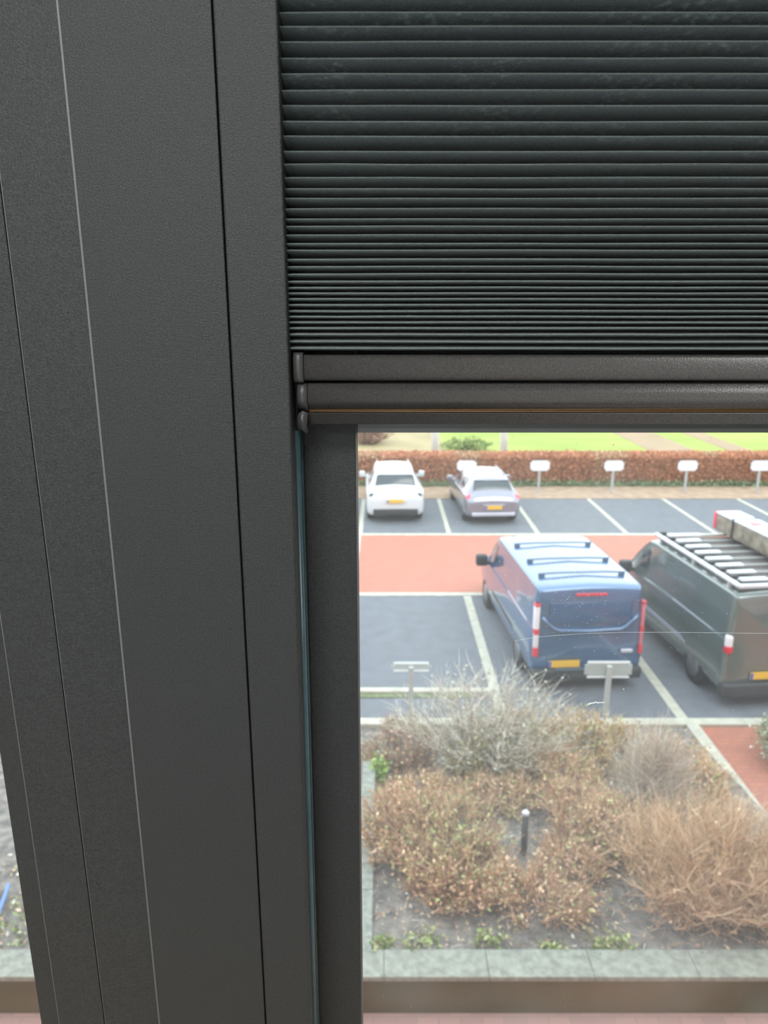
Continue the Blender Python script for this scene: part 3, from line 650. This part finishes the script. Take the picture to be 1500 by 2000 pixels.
sp = [at(x, y, DG-.002) for x, y in ((1003,1252),(1050,1244),(1100,1240),(1150,1237),(1220,1235),(1300,1235),(1400,1236),(1500,1237),(1560,1238))]
tag(tube('spider_thread', sp, .00012, M['thread'], None, 5), 'thin pale spider thread stretched across the window pane', 'thread')
# ------------------------------------------------------------------ outdoor screen behind the glass
zb_ = at(900, 845, .60).z; zt_ = at(900, 829, .60).z
os_ = thing('outdoor_screen', 'grey bottom bar of the dark roller screen outside the glass', 'roller screen', (.5, .60, zb_))
extrude_x('bottom_bar', [(0,0),(0,.0035),(.0035,.0075),(.005,.0125),(.02,.0125),(.02,0)], X_(690,838,.60)-.5-.0, WX1-.5-.05, M['screenbar'], os_)
box('screen_fabric', (xS1-.53, .0085, .008), (WX1-.55, .0105, ZT-zb_), M['screen'], os_)
# ------------------------------------------------------------------ pleated blind
DR, DV = .508, .532; XR = WX1-.06
RY = [-98,-66,-35,-7,23,50,80,113,144,176,206,237,266,296,321,347,369,388,408,428,442,459,476,489,507,521,535.6,550,562,573,584.5,596,608,619,630,641.5,654,668,681]
zb0 = at(800, 745, DR).z
bl = thing('pleated_blind', 'dark grey pleated blind drawn halfway down in front of the right window', 'blind', (.5, .52, zb0))
xb = X_(552, 300, DR)
ridges = [(at(800, y, DR).z) for y in RY]
top = ridges[0]; extra = []
z = top
while z < ZT-.08: z += .0125; extra.append(z)
ridges = extra[::-1]+ridges; NS = 36
def wav(x, k, i): return .00035*noise.noise(Vector((x*7, i*.35, k)))+.00025*noise.noise(Vector((x*22, i*1.7, k+9)))
for i, z in enumerate(ridges):
    zu = (ridges[i-1]+z)/2 if i else z+.006; zd = (z+ridges[i+1])/2 if i+1 < len(ridges) else z-.0022
    # lower part closes up a little: pleats squeeze together
    V, Fc = [], []
    for k in range(NS+1):
        x = xb+(XR-xb)*k/NS
        wr = wav(x, 1, i); wu = wav(x, 2, i-1); wd = wav(x, 2, i); y0 = DR+wav(x, 4, i)*.6
        if k == 0: y0 += .0003
        ring = [(x, DV, zu+wu), (x, y0+.0012, z+.00055+wr), (x, y0, z+.0001+wr), (x, y0+.0010, z-.00045+wr), (x, DV, zd+wd)]
        V += [(a-.5, b-.52, c-zb0) for a, b, c in ring]
    for k in range(NS):
        for j in range(4): a = k*5+j; Fc.append((a, a+5, a+6, a+1))
    me = bpy.data.meshes.new('pleat'); me.from_pydata(V, [], Fc); me.materials.append(M['blind']); me.materials.append(M['fold_highlight']); me.update(); link('pleat', me, None, bl)
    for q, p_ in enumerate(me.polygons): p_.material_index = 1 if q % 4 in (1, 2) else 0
def railprof(z1, z0, d0, dep, bulge):
    pts = []; h = z1-z0; n = 14
    for k in range(n+1):
        t = k/n; zz = z1-h*t; s = math.sin(PI*t)**.35 if 0 < t < 1 else 0
        pts.append((d0+bulge*(1-s), zz))
    return pts+[(d0+dep, z0), (d0+dep, z1)]
def loc(prof): return [(a-.52, b-zb0) for a, b in prof]
def rx(name, prof, x0, x1, m, parent, smooth=True): return extrude_x(name, loc(prof), x0-.5, x1-.5, m, parent, smooth)
a1, a2 = at(800,694,DR).z, at(800,744,DR).z
rx('bottom_rail', railprof(a1, a2, .5085, .022, .003), X_(593,720,DR), XR, M['rail'], bl)
rx('end_cap', railprof(at(800,689,DR).z, at(800,748,DR).z, .5075, .024, .003), X_(573,720,DR), X_(592,720,DR), M['cap'], bl)
D3 = .511
b1, b2 = at(800,749,D3).z, at(800,808,D3).z
pr = []; n = 18; hh = b1-b2
for k in range(n+1):
    t = k/n
    pr.append((D3+.0035*max(0,(.3-t)/.3)**1.5+.013*max(0,(t-.55)/.45)**2.0, b1-hh*t))
pr += [(D3+.025, b2), (D3+.025, b1)]
rx('lower_rail', pr, X_(601,780,D3), XR, M['rail'], bl)
rx('painted_reflection', [(D3+.0050+.0026*(1-math.cos(t_)), at(800,802.5,D3).z+.0019*math.sin(PI/2-t_)) for t_ in [PI*k/8 for k in range(9)]], X_(601,780,D3), XR, mat('warm_reflection_paint', (.24,.135,.055), .35, metal=.3), bl)['label'] = 'warm reflection painted along the lower rail'  # orange reflection built as a thin warm-coloured strip on the rail
pc = [(y-.0008 if y < D3+.024 else y, z) for y, z in pr]
rx('lower_end_cap', pc, X_(581,780,D3), X_(600,780,D3), M['cap'], bl)
zc = at(800,818,.52).z
rx('guide_lip', [(.5185+.0022*(1-math.cos(t)), zc+.0042*math.cos(t)*1.0) for t in [PI*k/8 for k in range(9)]]+[(.536, zc-.0042), (.536, zc+.0042)], X_(597,818,.52), XR, M['rail'], bl)
# hook at the end
hk = [at(x, y, .513) for x, y in ((590,803),(583,808),(580,818),(581,830),(586,838),(597,846),(600,846),(597,834),(599,820),(600,808))]
bm = bmesh.new(); fr_ = [bm.verts.new((p.x-.5, -.0075, p.z-zb0)) for p in hk]; bk_ = [bm.verts.new((p.x-.5, .008, p.z-zb0)) for p in hk]
bm.faces.new(fr_); bm.faces.new(bk_[::-1]); n = len(hk)
for k in range(n): bm.faces.new((fr_[k], bk_[k], bk_[(k+1) % n], fr_[(k+1) % n]))
bmesh.ops.recalc_face_normals(bm, faces=bm.faces); bmesh.ops.bevel(bm, geom=[e for e in bm.edges if abs(e.verts[0].co.y-e.verts[1].co.y) < .001], offset=.0009, segments=2, affect='EDGES')
me = bpy.data.meshes.new('hook_catch'); bm.to_mesh(me); bm.free(); link('hook_catch', me, M['cap'], bl, True)
box('head_rail', (xb-.5, -.012, ZT-.075-zb0), (XR-.5, .018, ZT-.06-zb0), M['rail'], bl, .002)
# ------------------------------------------------------------------ room
FZ, CZ = 4.95, 7.7; RX0, RX1, RY0 = -2.6, 3.0, -3.6
struct(box('floor', (RX0, RY0, FZ-.15), (RX1, .70, FZ), mat('pale_grey_carpet', (.42,.43,.44), .95, var=.1, scale=60)))
struct(box('ceiling', (RX0, RY0, CZ), (RX1, .70, CZ+.15), M['wall']))
struct(box('wall_left', (RX0-.15, RY0, FZ-.15), (RX0, .70, CZ+.15), M['wall'])); struct(box('wall_right', (RX1, RY0, FZ-.15), (RX1+.15, .70, CZ+.15), M['wall']))
struct(box('wall_back', (RX0, RY0-.15, FZ-.15), (RX1, RY0, CZ+.15), M['wall']))
fw = thing('wall_front', None, None); struct(fw)
for a, b in (((RX0, .52, FZ), (RX1, .70, ZB)), ((RX0, .52, ZT), (RX1, .70, CZ)), ((RX0, .52, ZB), (WX2, .70, ZT)), ((WX1, .52, ZB), (RX1, .70, ZT))): box('wall_panel', a, b, M['wall'], fw)
for a, b in ((-40, RX0), (RX1, 40)): struct(box('facade', (a, .55, 0), (b, .75, 11), M['pinkpave']))
struct(box('facade', (RX0, .55, 0), (RX1, .75, FZ-.15), M['pinkpave'])); struct(box('facade', (RX0, .55, CZ+.15), (RX1, .75, 11), M['pinkpave']))
struct(box('added_sill', (RX0, .28, ZB-.06), (RX1, .519, ZB-.02), M['oak'], None, .004, 2))  # unseen sill added to give the blind rail a warm reflection
def added_fill_light(x, y, w_, d_, e, label, col=(.95,.985,1)):  # unseen lamps added to brighten and grade the frame and blind
    t = thing('added_fill_light', label, 'added light', (x, y, CZ-.03), 0, 'added unseen room lights')
    f = box('housing', (-w_/2-.03, -d_/2-.03, 0), (w_/2+.03, d_/2+.03, .03), M['white'], t, .004, 1)
    l = bpy.data.lights.new('fill_lamp', 'AREA'); l.shape = 'RECTANGLE'; l.size = w_; l.size_y = d_; l.energy = e; l.color = col
    o = bpy.data.objects.new('fill_lamp', l); C.objects.link(o); o.parent = t; o.location = (0, 0, -.004)
added_fill_light(-.2, -.95, 1.2, .6, 46, 'added unseen fill light nearest the window')
added_fill_light(-.9, -2.7, 1.2, .6, 75, 'added unseen fill light at the back left of the room')
